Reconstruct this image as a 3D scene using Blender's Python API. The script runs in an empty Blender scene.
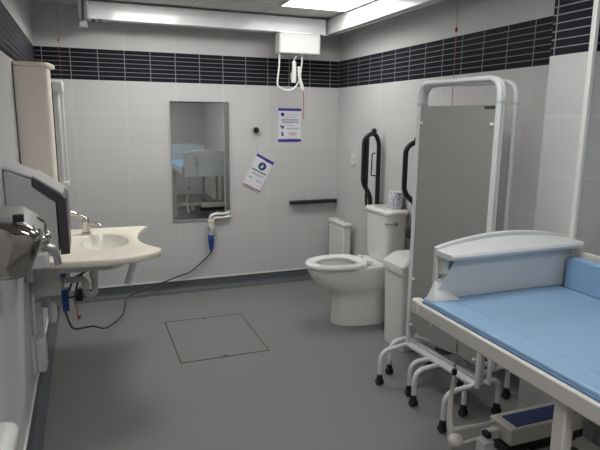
import bpy, bmesh, math, random
from math import sin, cos, pi, radians, atan2, sqrt
from mathutils import Vector, Matrix
random.seed(7)
S = bpy.context.scene
COL = S.collection

# ---------------------------------------------------------------- camera
cam_d = bpy.data.cameras.new('camera')
cam_d.sensor_width = 36.0
cam_d.lens = 548.94 / 600 * 36
cam = bpy.data.objects.new('camera', cam_d)
COL.objects.link(cam)
pit, yaw, rol = -0.1915, 0.3705, 0.0109
fw = Vector((sin(yaw) * cos(pit), cos(yaw) * cos(pit), sin(pit)))
rt = fw.cross(Vector((0, 0, 1))).normalized()
up = rt.cross(fw)
r2 = rt * cos(rol) + up * sin(rol)
u2 = -rt * sin(rol) + up * cos(rol)
mw = Matrix(((r2.x, u2.x, -fw.x, -2.2108), (r2.y, u2.y, -fw.y, -4.7529), (r2.z, u2.z, -fw.z, 1.5229), (0, 0, 0, 1)))
cam.matrix_world = mw
cam_d.clip_start = 0.02
S.camera = cam

# ---------------------------------------------------------------- world, exposure
w = bpy.data.worlds.new('world'); S.world = w; w.use_nodes = True
w.node_tree.nodes['Background'].inputs[0].default_value = (0.9, 0.93, 1, 1)
w.node_tree.nodes['Background'].inputs[1].default_value = 0.05
S.view_settings.view_transform = 'Standard'
S.view_settings.look = 'None'
S.view_settings.gamma = 1
S.view_settings.exposure = 0.17
LAMP = 10.0          # strength of the ceiling light diffusers

# room numbers
XL, YR, ZC = -2.537, -6.3, 2.36
ZB, ZT = 1.803, 2.041       # dark tile band
BZ = 0.1                    # height of coved skirting

# ---------------------------------------------------------------- materials
def mat(name, col, rough=0.5, metal=0.0, spec=0.5, emit=None, estr=0, noise=None, bump=0.0, coat=0.0):
    m = bpy.data.materials.new(name); m.use_nodes = True
    nt = m.node_tree; b = nt.nodes['Principled BSDF']
    b.inputs['Base Color'].default_value = (*col, 1)
    b.inputs['Roughness'].default_value = rough
    b.inputs['Metallic'].default_value = metal
    b.inputs['Specular IOR Level'].default_value = spec
    b.inputs['Coat Weight'].default_value = coat
    if emit:
        b.inputs['Emission Color'].default_value = (*emit, 1)
        b.inputs['Emission Strength'].default_value = estr
    sc, amt = noise if noise else (30, 0.04)
    geo = nt.nodes.new('ShaderNodeNewGeometry')
    n = nt.nodes.new('ShaderNodeTexNoise'); n.inputs['Scale'].default_value = sc; n.inputs['Detail'].default_value = 5
    nt.links.new(geo.outputs['Position'], n.inputs['Vector'])
    mx = nt.nodes.new('ShaderNodeMix'); mx.data_type = 'RGBA'
    mx.inputs['A'].default_value = (*[c * (1 - amt) for c in col], 1)
    mx.inputs['B'].default_value = (*[min(1, c * (1 + amt)) for c in col], 1)
    nt.links.new(n.outputs['Fac'], mx.inputs['Factor'])
    nt.links.new(mx.outputs['Result'], b.inputs['Base Color'])
    if bump:
        bp = nt.nodes.new('ShaderNodeBump'); bp.inputs['Strength'].default_value = bump; bp.inputs['Distance'].default_value = 0.002
        nt.links.new(n.outputs['Fac'], bp.inputs['Height']); nt.links.new(bp.outputs['Normal'], b.inputs['Normal'])
    return m

def tile_mat(name, offx, offy):
    m = bpy.data.materials.new(name); m.use_nodes = True
    nt = m.node_tree; N = nt.nodes; Lk = nt.links; b = N['Principled BSDF']
    def val(i, v):
        if isinstance(v, (int, float)): i.default_value = v
        else: Lk.new(v, i)
    def mth(op, a, c=0.0, d=0.0):
        n = N.new('ShaderNodeMath'); n.operation = op
        val(n.inputs[0], a); val(n.inputs[1], c)
        if op in ('MULTIPLY_ADD', 'WRAP', 'COMPARE'): val(n.inputs[2], d)
        return n.outputs[0]
    geo = N.new('ShaderNodeNewGeometry')
    sp = N.new('ShaderNodeSeparateXYZ'); Lk.new(geo.outputs['Position'], sp.inputs[0])
    sn = N.new('ShaderNodeSeparateXYZ'); Lk.new(geo.outputs['True Normal'], sn.inputs[0])
    isx = mth('GREATER_THAN', mth('ABSOLUTE', sn.outputs[0]), 0.5)
    ux = mth('SUBTRACT', sp.outputs[0], offx); uy = mth('SUBTRACT', sp.outputs[1], offy)
    u = mth('ADD', mth('MULTIPLY', uy, isx), mth('MULTIPLY', ux, mth('SUBTRACT', 1.0, isx)))
    z = sp.outputs[2]
    W, H, R = 0.4, 0.2586, (ZT - ZB) / 7
    def line(c, off, per, g):
        mm = mth('FLOORED_MODULO', mth('SUBTRACT', c, off), per)
        return mth('GREATER_THAN', mth('ABSOLUTE', mth('SUBTRACT', mm, per / 2)), per / 2 - g / 2)
    above = mth('GREATER_THAN', z, ZT); below = mth('LESS_THAN', z, ZB)
    band = mth('SUBTRACT', 1.0, mth('ADD', above, below))
    lu = line(u, 0, W, 0.004); lud = line(u, 0, W / 2, 0.006)
    lz_b = line(z, ZB, H, 0.0042); lz_a = line(z, ZT, H, 0.0042); lz_d = line(z, ZB, R, 0.0045)
    gw = mth('MAXIMUM', lu, mth('ADD', mth('MULTIPLY', above, lz_a), mth('MULTIPLY', below, lz_b)))
    gd = mth('MAXIMUM', lud, lz_d)
    g = mth('ADD', mth('MULTIPLY', gd, band), mth('MULTIPLY', gw, mth('SUBTRACT', 1.0, band)))
    # per-tile tone
    cmb = N.new('ShaderNodeCombineXYZ')
    Lk.new(mth('FLOOR', mth('DIVIDE', u, W)), cmb.inputs[0]); Lk.new(mth('FLOOR', mth('DIVIDE', mth('SUBTRACT', z, ZB), H)), cmb.inputs[1]); Lk.new(isx, cmb.inputs[2])
    wn = N.new('ShaderNodeTexWhiteNoise'); Lk.new(cmb.outputs[0], wn.inputs['Vector'])
    tone = mth('MULTIPLY_ADD', wn.outputs['Value'], 0.035, 0.98)
    vm = N.new('ShaderNodeVectorMath'); vm.operation = 'SCALE'
    vm.inputs[0].default_value = TILE; Lk.new(tone, vm.inputs['Scale'])
    def mixc(f, a, c):
        n = N.new('ShaderNodeMix'); n.data_type = 'RGBA'; Lk.new(f, n.inputs['Factor'])
        for k, v in (('A', a), ('B', c)):
            if isinstance(v, tuple): n.inputs[k].default_value = (*v, 1)
            else: Lk.new(v, n.inputs[k])
        return n.outputs['Result']
    tile = mixc(band, vm.outputs[0], (0.018, 0.017, 0.024))
    grout = mixc(band, (0.66, 0.66, 0.655), (0.25, 0.25, 0.26))
    Lk.new(mixc(g, tile, grout), b.inputs['Base Color'])
    Lk.new(mth('MULTIPLY_ADD', g, 0.4, 0.34), b.inputs['Roughness'])
    b.inputs['Specular IOR Level'].default_value = 0.04
    # slight unevenness and joint relief
    n1 = N.new('ShaderNodeTexNoise'); n1.inputs['Scale'].default_value = 6; Lk.new(geo.outputs['Position'], n1.inputs['Vector'])
    h = mth('SUBTRACT', mth('MULTIPLY', n1.outputs['Fac'], 0.35), mth('MULTIPLY', g, 0.5))
    bp = N.new('ShaderNodeBump'); bp.inputs['Strength'].default_value = 0.35; bp.inputs['Distance'].default_value = 0.002
    Lk.new(h, bp.inputs['Height']); Lk.new(bp.outputs['Normal'], b.inputs['Normal'])
    return m

TILE = (0.575, 0.575, 0.572)
MT_main = tile_mat('glazed_wall_tile', -0.2839, -0.4034)
MT_pier = tile_mat('glazed_pier_tile', -0.2785, -3.0217)
M_floor = mat('grey_vinyl', (0.207, 0.207, 0.206), 0.55, noise=(260, 0.16), spec=0.3)
M_cove = mat('grey_vinyl_cove', (0.10, 0.107, 0.118), 0.45, noise=(260, 0.12), spec=0.3)
M_ceil = mat('ceiling_board', (0.62, 0.61, 0.60), 0.95, noise=(160, 0.1))
M_grid = mat('ceiling_grid', (0.6, 0.6, 0.6), 0.5)
M_alu = mat('white_rail_enamel', (0.78, 0.78, 0.79), 0.28, coat=0.3)
M_white = mat('white_plastic', (0.74, 0.74, 0.72), 0.35)
M_tube = mat('white_powder_coat', (0.74, 0.76, 0.76), 0.32)
M_cer = mat('white_ceramic', (0.76, 0.76, 0.725), 0.12, coat=0.4)
M_seat = mat('white_seat_plastic', (0.8, 0.8, 0.78), 0.22)
M_cream = mat('cream_resin', (0.86, 0.80, 0.68), 0.35)
M_cream2 = mat('cream_laminate', (0.84, 0.77, 0.69), 0.5)
M_black = mat('black_plastic', (0.012, 0.012, 0.013), 0.4)
M_dark = mat('dark_matte', (0.03, 0.03, 0.03), 0.6)  # plain dark colour shared by seals, track slot, label and mirror backing
M_rub = mat('black_rubber', (0.015, 0.015, 0.015), 0.6)
M_grey = mat('grey_plastic', (0.50, 0.50, 0.49), 0.35)
M_lgrey = mat('light_grey_plastic', (0.55, 0.56, 0.56), 0.4)
M_purp = mat('dark_purple_grey', (0.055, 0.048, 0.062), 0.4)
M_chrome = mat('chrome', (0.62, 0.6, 0.57), 0.1, metal=1.0, noise=(3, 0.05))
M_chrome_dark = mat('chrome_dark_reflection', (0.42, 0.40, 0.37), 0.08, metal=1.0, noise=(3, 0.05))  # chrome with the dark reflection of its surroundings put into the colour
M_steel = mat('brushed_steel', (0.5, 0.5, 0.5), 0.3, metal=1.0)
M_mirror = mat('mirror_silver', (0.84, 0.88, 0.86), 0.02, metal=1.0, noise=(2, 0.02))
M_blue = mat('pale_blue_vinyl', (0.265, 0.42, 0.61), 0.42, noise=(8, 0.04), bump=0.15)
M_bluepipe = mat('blue_vinyl_piping', (0.10, 0.20, 0.36), 0.5)
M_panel = mat('grey_laminate_panel', (0.30, 0.305, 0.295), 0.5, noise=(400, 0.06))
M_beige = mat('off_white_board', (0.64, 0.62, 0.56), 0.45)
M_frame = mat('off_white_frame', (0.66, 0.64, 0.60), 0.4)
M_board = mat('moulded_white_board', (0.62, 0.64, 0.64), 0.38)
M_navy = mat('dark_blue_plastic', (0.02, 0.04, 0.16), 0.4)
M_royal = mat('bright_blue_plastic', (0.02, 0.08, 0.36), 0.4)
M_paper = mat('laminated_paper', (0.74, 0.75, 0.80), 0.4)
M_ink = mat('grey_ink', (0.22, 0.22, 0.27), 0.6)
M_inkd = mat('dark_ink', (0.05, 0.05, 0.08), 0.6)
M_indigo = mat('indigo_ink', (0.04, 0.03, 0.30), 0.5)
M_redink = mat('red_ink', (0.6, 0.12, 0.10), 0.6)
M_crim = mat('crimson_ink', (0.25, 0.04, 0.07), 0.6)
M_red = mat('red_cord', (0.35, 0.03, 0.03), 0.6)
M_palecord = mat('dull_red_cord', (0.33, 0.13, 0.13), 0.7)
M_yel = mat('yellow_label', (0.75, 0.62, 0.06), 0.5)
M_cable = mat('grey_cable', (0.05, 0.05, 0.05), 0.5)
M_clear = mat('frosted_trap_plastic', (0.6, 0.62, 0.62), 0.3)
M_frost = mat('frosted_lamp_cover', (0.58, 0.58, 0.57), 0.3)
M_bowl = mat('pale_basin_bowl', (0.82, 0.80, 0.74), 0.2, coat=.3)
M_socket = mat('flower_print_paper', (0.7, 0.7, 0.76), 0.7)
def print_pattern(m):
    nt = m.node_tree; N = nt.nodes
    v = N.new('ShaderNodeTexVoronoi'); v.inputs['Scale'].default_value = 60
    g = N.new('ShaderNodeNewGeometry'); nt.links.new(g.outputs['Position'], v.inputs['Vector'])
    r = N.new('ShaderNodeValToRGB'); r.color_ramp.elements[0].position = 0.32; r.color_ramp.elements[0].color = (0.25, 0.26, 0.42, 1)
    r.color_ramp.elements[1].position = 0.45; r.color_ramp.elements[1].color = (0.72, 0.72, 0.77, 1)
    nt.links.new(v.outputs['Distance'], r.inputs[0]); nt.links.new(r.outputs[0], N['Principled BSDF'].inputs['Base Color'])
print_pattern(M_socket)

# ---------------------------------------------------------------- helpers
ORI = {}
def smooth_path(pts, rad, n=6):
    pts = [Vector(p) for p in pts]
    if rad <= 0 or len(pts) < 3: return pts
    out = [pts[0]]
    for i in range(1, len(pts) - 1):
        a, b, c = pts[i - 1], pts[i], pts[i + 1]
        la, lc = (a - b).length, (c - b).length
        r = min(rad, la * 0.49, lc * 0.49)
        p, q = b + (a - b).normalized() * r, b + (c - b).normalized() * r
        for k in range(n + 1):
            t = k / n
            out.append(p * (1 - t) ** 2 + b * 2 * t * (1 - t) + q * t * t)
    out.append(pts[-1]); return out
def catmull(pts, n=6):
    pts = [Vector(p) for p in pts]; P = [pts[0]] + pts + [pts[-1]]; out = []
    for i in range(1, len(P) - 2):
        for k in range(n):
            t = k / n
            out.append(0.5 * ((2 * P[i]) + (P[i + 1] - P[i - 1]) * t + (2 * P[i - 1] - 5 * P[i] + 4 * P[i + 1] - P[i + 2]) * t * t + (3 * P[i] - P[i - 1] - 3 * P[i + 1] + P[i + 2]) * t ** 3))
    out.append(pts[-1]); return out

class MB:
    def __init__(s): s.v = []; s.f = []
    def add(s, vs, fs):
        o = len(s.v); s.v += [Vector(v) for v in vs]; s.f += [tuple(i + o for i in f) for f in fs]; return s
    def box(s, x0, x1, y0, y1, z0, z1):
        x0, x1 = sorted((x0, x1)); y0, y1 = sorted((y0, y1)); z0, z1 = sorted((z0, z1))
        v = [(x, y, z) for z in (z0, z1) for y in (y0, y1) for x in (x0, x1)]
        return s.add(v, [(0, 2, 3, 1), (4, 5, 7, 6), (0, 1, 5, 4), (2, 6, 7, 3), (0, 4, 6, 2), (1, 3, 7, 5)])
    def beam(s, a, b, wdt, h, upv=(0, 0, 1)):
        a, b = Vector(a), Vector(b); d = (b - a).normalized(); sd = d.cross(Vector(upv)).normalized() * wdt / 2; u = sd.cross(d).normalized() * h / 2
        v = [p + x * sd + y * u for p in (a, b) for x, y in ((-1, -1), (1, -1), (1, 1), (-1, 1))]
        return s.add(v, [(0, 3, 2, 1), (4, 5, 6, 7), (0, 1, 5, 4), (1, 2, 6, 5), (2, 3, 7, 6), (3, 0, 4, 7)])
    def rings(s, rs, closed=False, caps=True):
        n = len(rs[0]); vs = [p for r in rs for p in r]; fs = []
        m = len(rs)
        for i in range(m if closed else m - 1):
            j = (i + 1) % m
            for k in range(n):
                l = (k + 1) % n
                fs.append((i * n + k, i * n + l, j * n + l, j * n + k))
        if caps and not closed:
            fs.append(tuple(reversed(range(n)))); fs.append(tuple((m - 1) * n + k for k in range(n)))
        return s.add(vs, fs)
    def tube(s, pts, r, n=10, bend=0.0, r1=None):
        pts = smooth_path(pts, bend); m = len(pts); rs = []
        t0 = (pts[1] - pts[0]).normalized()
        a = t0.cross(Vector((0, 0, 1)))
        if a.length < 1e-3: a = t0.cross(Vector((1, 0, 0)))
        a.normalize()
        for i, p in enumerate(pts):
            t = (pts[min(i + 1, m - 1)] - pts[max(i - 1, 0)]).normalized()
            a = (a - t * a.dot(t)).normalized(); b = t.cross(a)
            rr = r if r1 is None else r + (r1 - r) * i / (m - 1)
            rs.append([p + a * rr * cos(2 * pi * k / n) + b * rr * sin(2 * pi * k / n) for k in range(n)])
        return s.rings(rs)
    def lathe(s, c, prof, axis='z', n=24, sx=1, sy=1):
        rs = []
        for r, h in prof:
            r = max(r, 1e-4); ring = []
            for k in range(n):
                a = 2 * pi * k / n; x, y = r * cos(a) * sx, r * sin(a) * sy
                p = {'z': (x, y, h), 'y': (y, h, x), 'x': (h, x, y)}[axis]
                ring.append(Vector(c) + Vector(p))
            rs.append(ring)
        return s.rings(rs)
    def prism(s, poly, axis, a, b):
        def P(q, t):
            return {'x': (t, q[0], q[1]), 'y': (q[0], t, q[1]), 'z': (q[0], q[1], t)}[axis]
        return s.rings([[P(q, a) for q in poly], [P(q, b) for q in poly]])
    def sphere(s, c, r, sc=(1, 1, 1), n=16, m=10):
        rs = []
        for i in range(m + 1):
            t = pi * i / m; rs.append([Vector(c) + Vector((max(r * sin(t), 1e-4) * cos(2 * pi * k / n) * sc[0], max(r * sin(t), 1e-4) * sin(2 * pi * k / n) * sc[1], -r * cos(t) * sc[2])) for k in range(n)])
        return s.rings(rs)
    def build(s, name, m, parent=None, bevel=0.0, origin=None, sharp=38, segs=2, sub=0):
        if parent is not None: O = ORI[parent.name]
        elif origin is not None: O = Vector(origin)
        else:
            xs = [v.x for v in s.v]; ys = [v.y for v in s.v]; zs = [v.z for v in s.v]
            O = Vector(((min(xs) + max(xs)) / 2, (min(ys) + max(ys)) / 2, min(zs)))
        me = bpy.data.meshes.new(name)
        me.from_pydata([tuple(v - O) for v in s.v], [], s.f)
        bm = bmesh.new(); bm.from_mesh(me); bmesh.ops.recalc_face_normals(bm, faces=bm.faces); bm.to_mesh(me); bm.free()
        me.materials.append(m)
        for p in me.polygons: p.use_smooth = True
        me.set_sharp_from_angle(angle=radians(sharp))
        o = bpy.data.objects.new(name, me); COL.objects.link(o)
        if parent is not None: o.parent = parent
        else: o.location = O
        ORI[o.name] = O
        if bevel:
            bv = o.modifiers.new('bevel', 'BEVEL'); bv.width = bevel; bv.segments = segs; bv.limit_method = 'ANGLE'; bv.angle_limit = radians(40)
            bv.harden_normals = False
        if sub:
            sb = o.modifiers.new('sub', 'SUBSURF'); sb.levels = sub; sb.render_levels = sub
        return o
def tag(o, label, cat, group=None):
    o['label'] = label; o['category'] = cat
    if group: o['group'] = group
    return o
def thing(name, loc, label, cat, group=None):
    o = bpy.data.objects.new(name, None); COL.objects.link(o); o.location = loc; o.empty_display_size = 0.05
    ORI[o.name] = Vector(loc); return tag(o, label, cat, group)
def struct(o): o['kind'] = 'structure'; return o
def bx(*a): return MB().box(*a)

# ---------------------------------------------------------------- room shell
struct(bx(XL - .1, .1, YR - .1, .1, -.1, 0).build('floor', M_floor))
struct(bx(XL - .1, .1, YR - .1, .1, ZC, ZC + .1).build('ceiling', M_ceil))
struct(bx(XL - .1, .1, 0, .1, 0, ZC).build('wall_back', MT_main))
struct(bx(XL - .1, XL, YR, 0, 0, ZC).build('wall_left', MT_main))
struct(bx(0, .1, YR, 0, 0, ZC).build('wall_right', MT_main))
struct(bx(XL - .1, .1, YR - .1, YR, 0, ZC).build('wall_front', MT_main))
struct(bx(-.2785, -.0005, -3.0217, -2.80, 0.001, ZC - .001).build('wall_pier', MT_pier))
# tile trims at the pier corners
struct(MB().box(-.2845, -.262, -3.0277, -3.005, BZ, ZC).build('trim_1', M_white, bevel=.004))
struct(MB().box(-.012, -.0, -2.806, -2.80, BZ, ZC).build('trim_2', M_white))
# coved skirting profile (distance from wall, height)
def cove(n=7):
    r = 0.045
    pts = [(0, 0), (r + .012, 0), (r + .006, .002)]
    for k in range(n + 1):
        a = pi / 2 * k / n
        pts.append((r * (1 - sin(a)) + .003, r * (1 - cos(a)) + .003))
    pts += [(0.003, BZ), (0, BZ)]
    return pts
pc = cove()
struct(MB().prism([(-d, z) for d, z in pc], 'x', XL, 0).build('baseboard_back', M_cove))
struct(MB().prism([(XL + d, z) for d, z in pc], 'y', YR, 0).build('baseboard_left', M_cove))
struct(MB().prism([(-d, z) for d, z in pc], 'y', -2.80, 0).build('baseboard_right', M_cove))
struct(MB().prism([(-.2785 - d, z) for d, z in pc], 'y', -3.0217, -2.80).build('baseboard_pier', M_cove))
# white capping strip on the skirting
struct(bx(XL, 0, -.008, -.0, BZ, BZ + .012).build('trim_3', M_white))
struct(bx(XL, XL + .008, YR, -.0081, BZ, BZ + .012).build('trim_4', M_white))
struct(bx(-.008, 0, -2.80, -.0081, BZ, BZ + .012).build('trim_5', M_white))
M_wood = mat('brown_door_veneer', (0.16, 0.085, 0.045), 0.4, noise=(14, 0.25))
d_ = struct(bx(XL, XL + .03, -5.55, -4.60, 0.012, 2.05).build('unseen_door_1', M_wood, bevel=.003))  # unseen door, added to give the chrome dryer something dark to reflect
bx(XL + .03, XL + .034, -5.50, -5.20, .9, 1.0).build('push_plate', M_steel, d_)
struct(MB().box(XL, XL + .04, -5.62, -5.551, .002, 2.12).box(XL, XL + .04, -4.599, -4.53, .002, 2.12).box(XL, XL + .04, -5.551, -4.599, 2.051, 2.12).build('trim_7', M_frame))  # frame around the added door
# suspended ceiling grid
g = MB(); gp = .575; gx0, gy0 = -.81, -.62
x = gx0 - 3 * gp
while x < 0:
    if x > XL: g.box(x - .012, x + .012, YR, 0, ZC - .004, ZC)
    x += gp
k = 0; y = gy0 + gp
while y > YR:
    if y < 0: g.box(XL, 0, y - .012, y + .012, ZC - .0041, ZC)
    y -= gp
struct(g.build('trim_6', M_grid))

# ceiling lights
lights = [(gx0, gy0 - gp, 'recessed square ceiling light above the toilet corner, beside the right hoist track', 1.0),
          (gx0 - 2 * gp, gy0 - gp, 'recessed square ceiling light above the washbasin side of the room', 1.7),
          (gx0 - gp, gy0 - 5 * gp, 'recessed square ceiling light over the middle of the room beside the changing bench', 1.35),
          (gx0 - 2 * gp, gy0 - 8 * gp, 'recessed square ceiling light near the entrance behind the viewpoint', 2.1)]
def lamp_mat(k):
    return mat('lit_diffuser', (0.9, 0.9, 0.88), 0.5, emit=(1.0, 0.985, 0.96), estr=LAMP * k)
for lx, ly, lab, s_ in lights:
    t = thing('ceiling_light', (lx + gp / 2, ly + gp / 2, ZC - .012), lab, 'ceiling light', 'recessed ceiling lights')
    fr = MB()
    x0, x1, y0, y1 = lx + .013, lx + gp - .013, ly + .013, ly + gp - .013
    fr.box(x0, x1, y0, y0 + .014, ZC - .012, ZC - .0005).box(x0, x1, y1 - .014, y1, ZC - .012, ZC - .0005)
    fr.box(x0, x0 + .014, y0 + .014, y1 - .014, ZC - .012, ZC - .0005).box(x1 - .014, x1, y0 + .014, y1 - .014, ZC - .012, ZC - .0005)
    fr.build('frame', M_grid, t)
    bx(x0 + .014, x1 - .014, y0 + .014, y1 - .014, ZC - .009, ZC - .0005).build('diffuser', lamp_mat(s_), t)

# ---------------------------------------------------------------- hoist tracks
def channel(a, b, wdt, z0, z1):
    """hollow-looking rail: body with an open slot underneath"""
    m = MB(); a, b = Vector(a), Vector(b); d = (b - a).normalized(); sd = d.cross(Vector((0, 0, 1))) * wdt / 2
    def wall(o0, o1, za, zb):
        v = [p + sd * o + Vector((0, 0, z)) for p in (a, b) for o, z in ((o0, za), (o1, za), (o1, zb), (o0, zb))]
        m.add(v, [(0, 1, 2, 3), (4, 7, 6, 5), (0, 4, 5, 1), (1, 5, 6, 2), (2, 6, 7, 3), (3, 7, 4, 0)])
    wall(-1, -.85, z0, z1); wall(.85, 1, z0, z1); wall(-.85, .85, z1 - .01, z1); wall(-.85, -.25, z0, z0 + .008); wall(.25, .85, z0, z0 + .008)
    return m
t = thing('hoist_track', (-.195, -.15, 2.21), 'white ceiling hoist track running along the right wall', 'hoist track')
channel((-.195, -.12, 0), (-.195, -5.6, 0), .075, 2.226, 2.352).build('rail', M_alu, t, bevel=.003)
for yy in (-.6, -2.4, -4.4): bx(-.225, -.165, yy - .06, yy + .06, 2.352, ZC).build('ceiling_bracket', M_steel, t)
t = thing('hoist_track', (-2.175, -.2, 2.2), 'grey ended ceiling hoist track running along the left wall', 'hoist track')
channel((-2.178, -.20, 0), (-2.178, -5.6, 0), .055, 2.215, 2.352).build('rail', M_lgrey, t, bevel=.003)
bx(-2.207, -2.147, -.245, -.19, 2.165, 2.215).build('end_stop', M_grey, t, bevel=.006)
bx(-2.185, -2.171, -5.5, -.23, 2.210, 2.2149).build('slot', M_dark, t)
for yy in (-.6, -2.4, -4.4): bx(-2.2, -2.15, yy - .06, yy + .06, 2.352, ZC).build('ceiling_bracket', M_steel, t)
t = thing('hoist_beam', (-1.2, -.23, 2.2), 'wide white hoist crossbeam spanning below the ceiling in front of the back wall', 'hoist beam')
m = MB()
pf = [(-.275, 2.222), (-.275, 2.342), (-.27, 2.347), (-.19, 2.347), (-.185, 2.342), (-.185, 2.222), (-.215, 2.222), (-.215, 2.231), (-.245, 2.231), (-.245, 2.222)]
m.prism(pf, 'x', -2.135, -.262); m.build('beam', M_alu, t)
bx(-.262, -.252, -.28, -.18, 2.220, 2.349).build('end_cap', M_lgrey, t, bevel=.002)
bx(-2.146, -2.135, -.278, -.182, 2.217, 2.349).build('end_cap', M_lgrey, t, bevel=.002)
for xx in (-2.105, -2.06):
    MB().lathe((xx, -.265, 2.208), [(.0, -.012), (.013, -.012), (.013, .012), (0, .012)], 'y', 14).build('roller', M_black, t)
bx(-.3, -.16, -.30, -.20, 2.212, 2.219).build('trolley_plate', M_steel, t)

# hoist unit hanging from the crossbeam
t = thing('ceiling_hoist', (-.5, -.3, 2.05), 'boxy white hoist motor hanging below the ceiling beam, coiled cord dangling', 'hoist')
bx(-.692, -.325, -.335, -.215, 2.048, 2.215).build('motor_box', M_white, t, bevel=.014, segs=3)
bx(-.66, -.36, -.31, -.23, 2.215, 2.2219).build('hanger', M_steel, t)
yc = -.29
MB().tube(catmull([(-.676, yc, 2.056), (-.678, yc, 1.95), (-.692, yc, 1.83), (-.686, yc, 1.79), (-.655, yc, 1.767), (-.61, yc, 1.755), (-.56, yc, 1.765), (-.52, yc, 1.80), (-.495, yc, 1.86), (-.483, yc, 1.93), (-.475, yc, 2.0), (-.478, yc, 2.056)], 8), .0075, 8).build('cable', M_white, t)
MB().tube(catmull([(-.50, yc - .01, 2.056), (-.525, yc - .01, 2.04), (-.55, yc - .01, 2.0), (-.555, yc - .01, 1.98)], 5), .006, 8).build('hook_strap', M_lgrey, t)
hc = MB().tube([(-.552, yc - .015, 1.99), (-.55, yc - .015, 1.93), (-.555, yc - .015, 1.82)], .017, 10, .03, r1=.021).build('hand_control', M_white, t, sharp=50)
bx(-.575, -.567, yc - .02, yc + .01, 1.85, 1.9).build('button', M_grey, hc)
MB().tube([(-.51, yc - .02, 1.95), (-.505, yc - .02, 1.86), (-.485, yc - .02, 1.80), (-.475, yc - .02, 1.765)], .013, 10, .04, r1=.016).build('connector', M_white, t)
bx(-.486, -.468, yc - .035, yc - .005, 1.745, 1.768).build('connector_tip', M_grey, t, bevel=.003)
MB().tube([(-.468, yc - .02, 1.75), (-.462, yc - .02, 1.66), (-.462, yc - .02, 1.52)], .0035, 6).build('pull_cord', M_red, t)

# ---------------------------------------------------------------- back wall things
t = thing('wall_mirror', (-1.29, 0, .64), 'tall rectangular steel edged mirror on the back wall reflecting the changing bench', 'mirror')
bx(-1.539, -1.045, -.012, -.004, .648, 1.645).build('glass', M_mirror, t)
bx(-1.548, -1.036, -.004, 0, .64, 1.653).build('backing', M_dark, t)
fr = MB().box(-1.042, -1.036, -.018, -.004, .64, 1.653).box(-1.548, -1.542, -.014, -.004, .64, 1.653).box(-1.542, -1.042, -.014, -.004, .64, .646)
fr.build('edge_strip', M_lgrey, t)
bx(-1.542, -1.042, -.016, -.004, 1.647, 1.653).build('top_reflection_strip', M_black, t)  # black strip in place of the dark tile band's reflection

# flat notice hung below the hoist
def strips(m, x0, x1, y, z, h, seed, gap=.003):
    rnd = random.Random(seed); xx = x0
    while xx < x1 - .004:
        wd = rnd.uniform(.008, .024); e = min(xx + wd, x1); m.box(xx, e, y - .0004, y, z - h / 2, z + h / 2); xx = e + gap
t = thing('notice', (-.477, -.004, 1.313), 'upright laminated notice with two dark blue bands, on the wall below the hoist', 'sign')
bx(-.585, -.367, -.004, -.001, 1.315, 1.612).build('sheet', M_paper, t)
bx(-.586, -.366, -.0048, -.004, 1.590, 1.612).build('blue_band', M_indigo, t)
bx(-.586, -.366, -.0048, -.004, 1.315, 1.339).build('blue_band', M_indigo, t)
MB().lathe((-.545, -.0045, 1.557), [(0, -.0003), (.017, -.0003), (.017, .0003), (0, .0003)], 'y', 24).build('round_emblem', M_indigo, t)
for x0, x1, z, h in ((-.50, -.40, 1.556, .004), (-.52, -.42, 1.535, .004), (-.555, -.395, 1.514, .008), (-.555, -.395, 1.500, .008), (-.545, -.395, 1.486, .008),
                     (-.505, -.445, 1.462, .004), (-.505, -.385, 1.436, .005), (-.505, -.395, 1.427, .004), (-.56, -.40, 1.348, .003)):
    m = MB(); strips(m, x0, x1, -.004, z, h, int(z * 1000), .0035); m.build('print_line', M_ink, t)
m = MB().prism([(-.565, 1.462), (-.55, 1.462), (-.546, 1.45), (-.53, 1.462), (-.528, 1.45), (-.54, 1.43), (-.552, 1.425), (-.555, 1.44), (-.566, 1.448)], 'y', -.0045, -.004)
m.box(-.556, -.542, -.0045, -.004, 1.365, 1.405).box(-.54, -.534, -.0045, -.004, 1.37, 1.39); m.build('pictogram', M_inkd, t)
for x0, x1, z, h in ((-.485, -.405, 1.393, .007), (-.485, -.415, 1.381, .006), (-.47, -.42, 1.369, .004)):
    m = MB(); strips(m, x0, x1, -.004, z, h, int(z * 1000)); m.build('red_print_line', M_redink, t)

# round black peg and tilted card hung from it
tag(MB().lathe((-.797, 0, 1.419), [(0, 0), (.012, 0), (.012, -.012), (.024, -.014), (.027, -.02), (.024, -.032), (.0, -.036)], 'y', 24).build('wall_peg', M_black), 'small round black peg on the back wall, right of the mirror', 'peg')
t = thing('hanging_card', (-.77, -.006, .864), 'tilted white card with round blue symbol hanging from a string', 'sign')
ang = -radians(28)
A = Vector((-.783, 0, 1.212)); ex = Vector((cos(ang), 0, sin(ang))); ez = Vector((-sin(ang), 0, cos(ang)))
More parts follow.
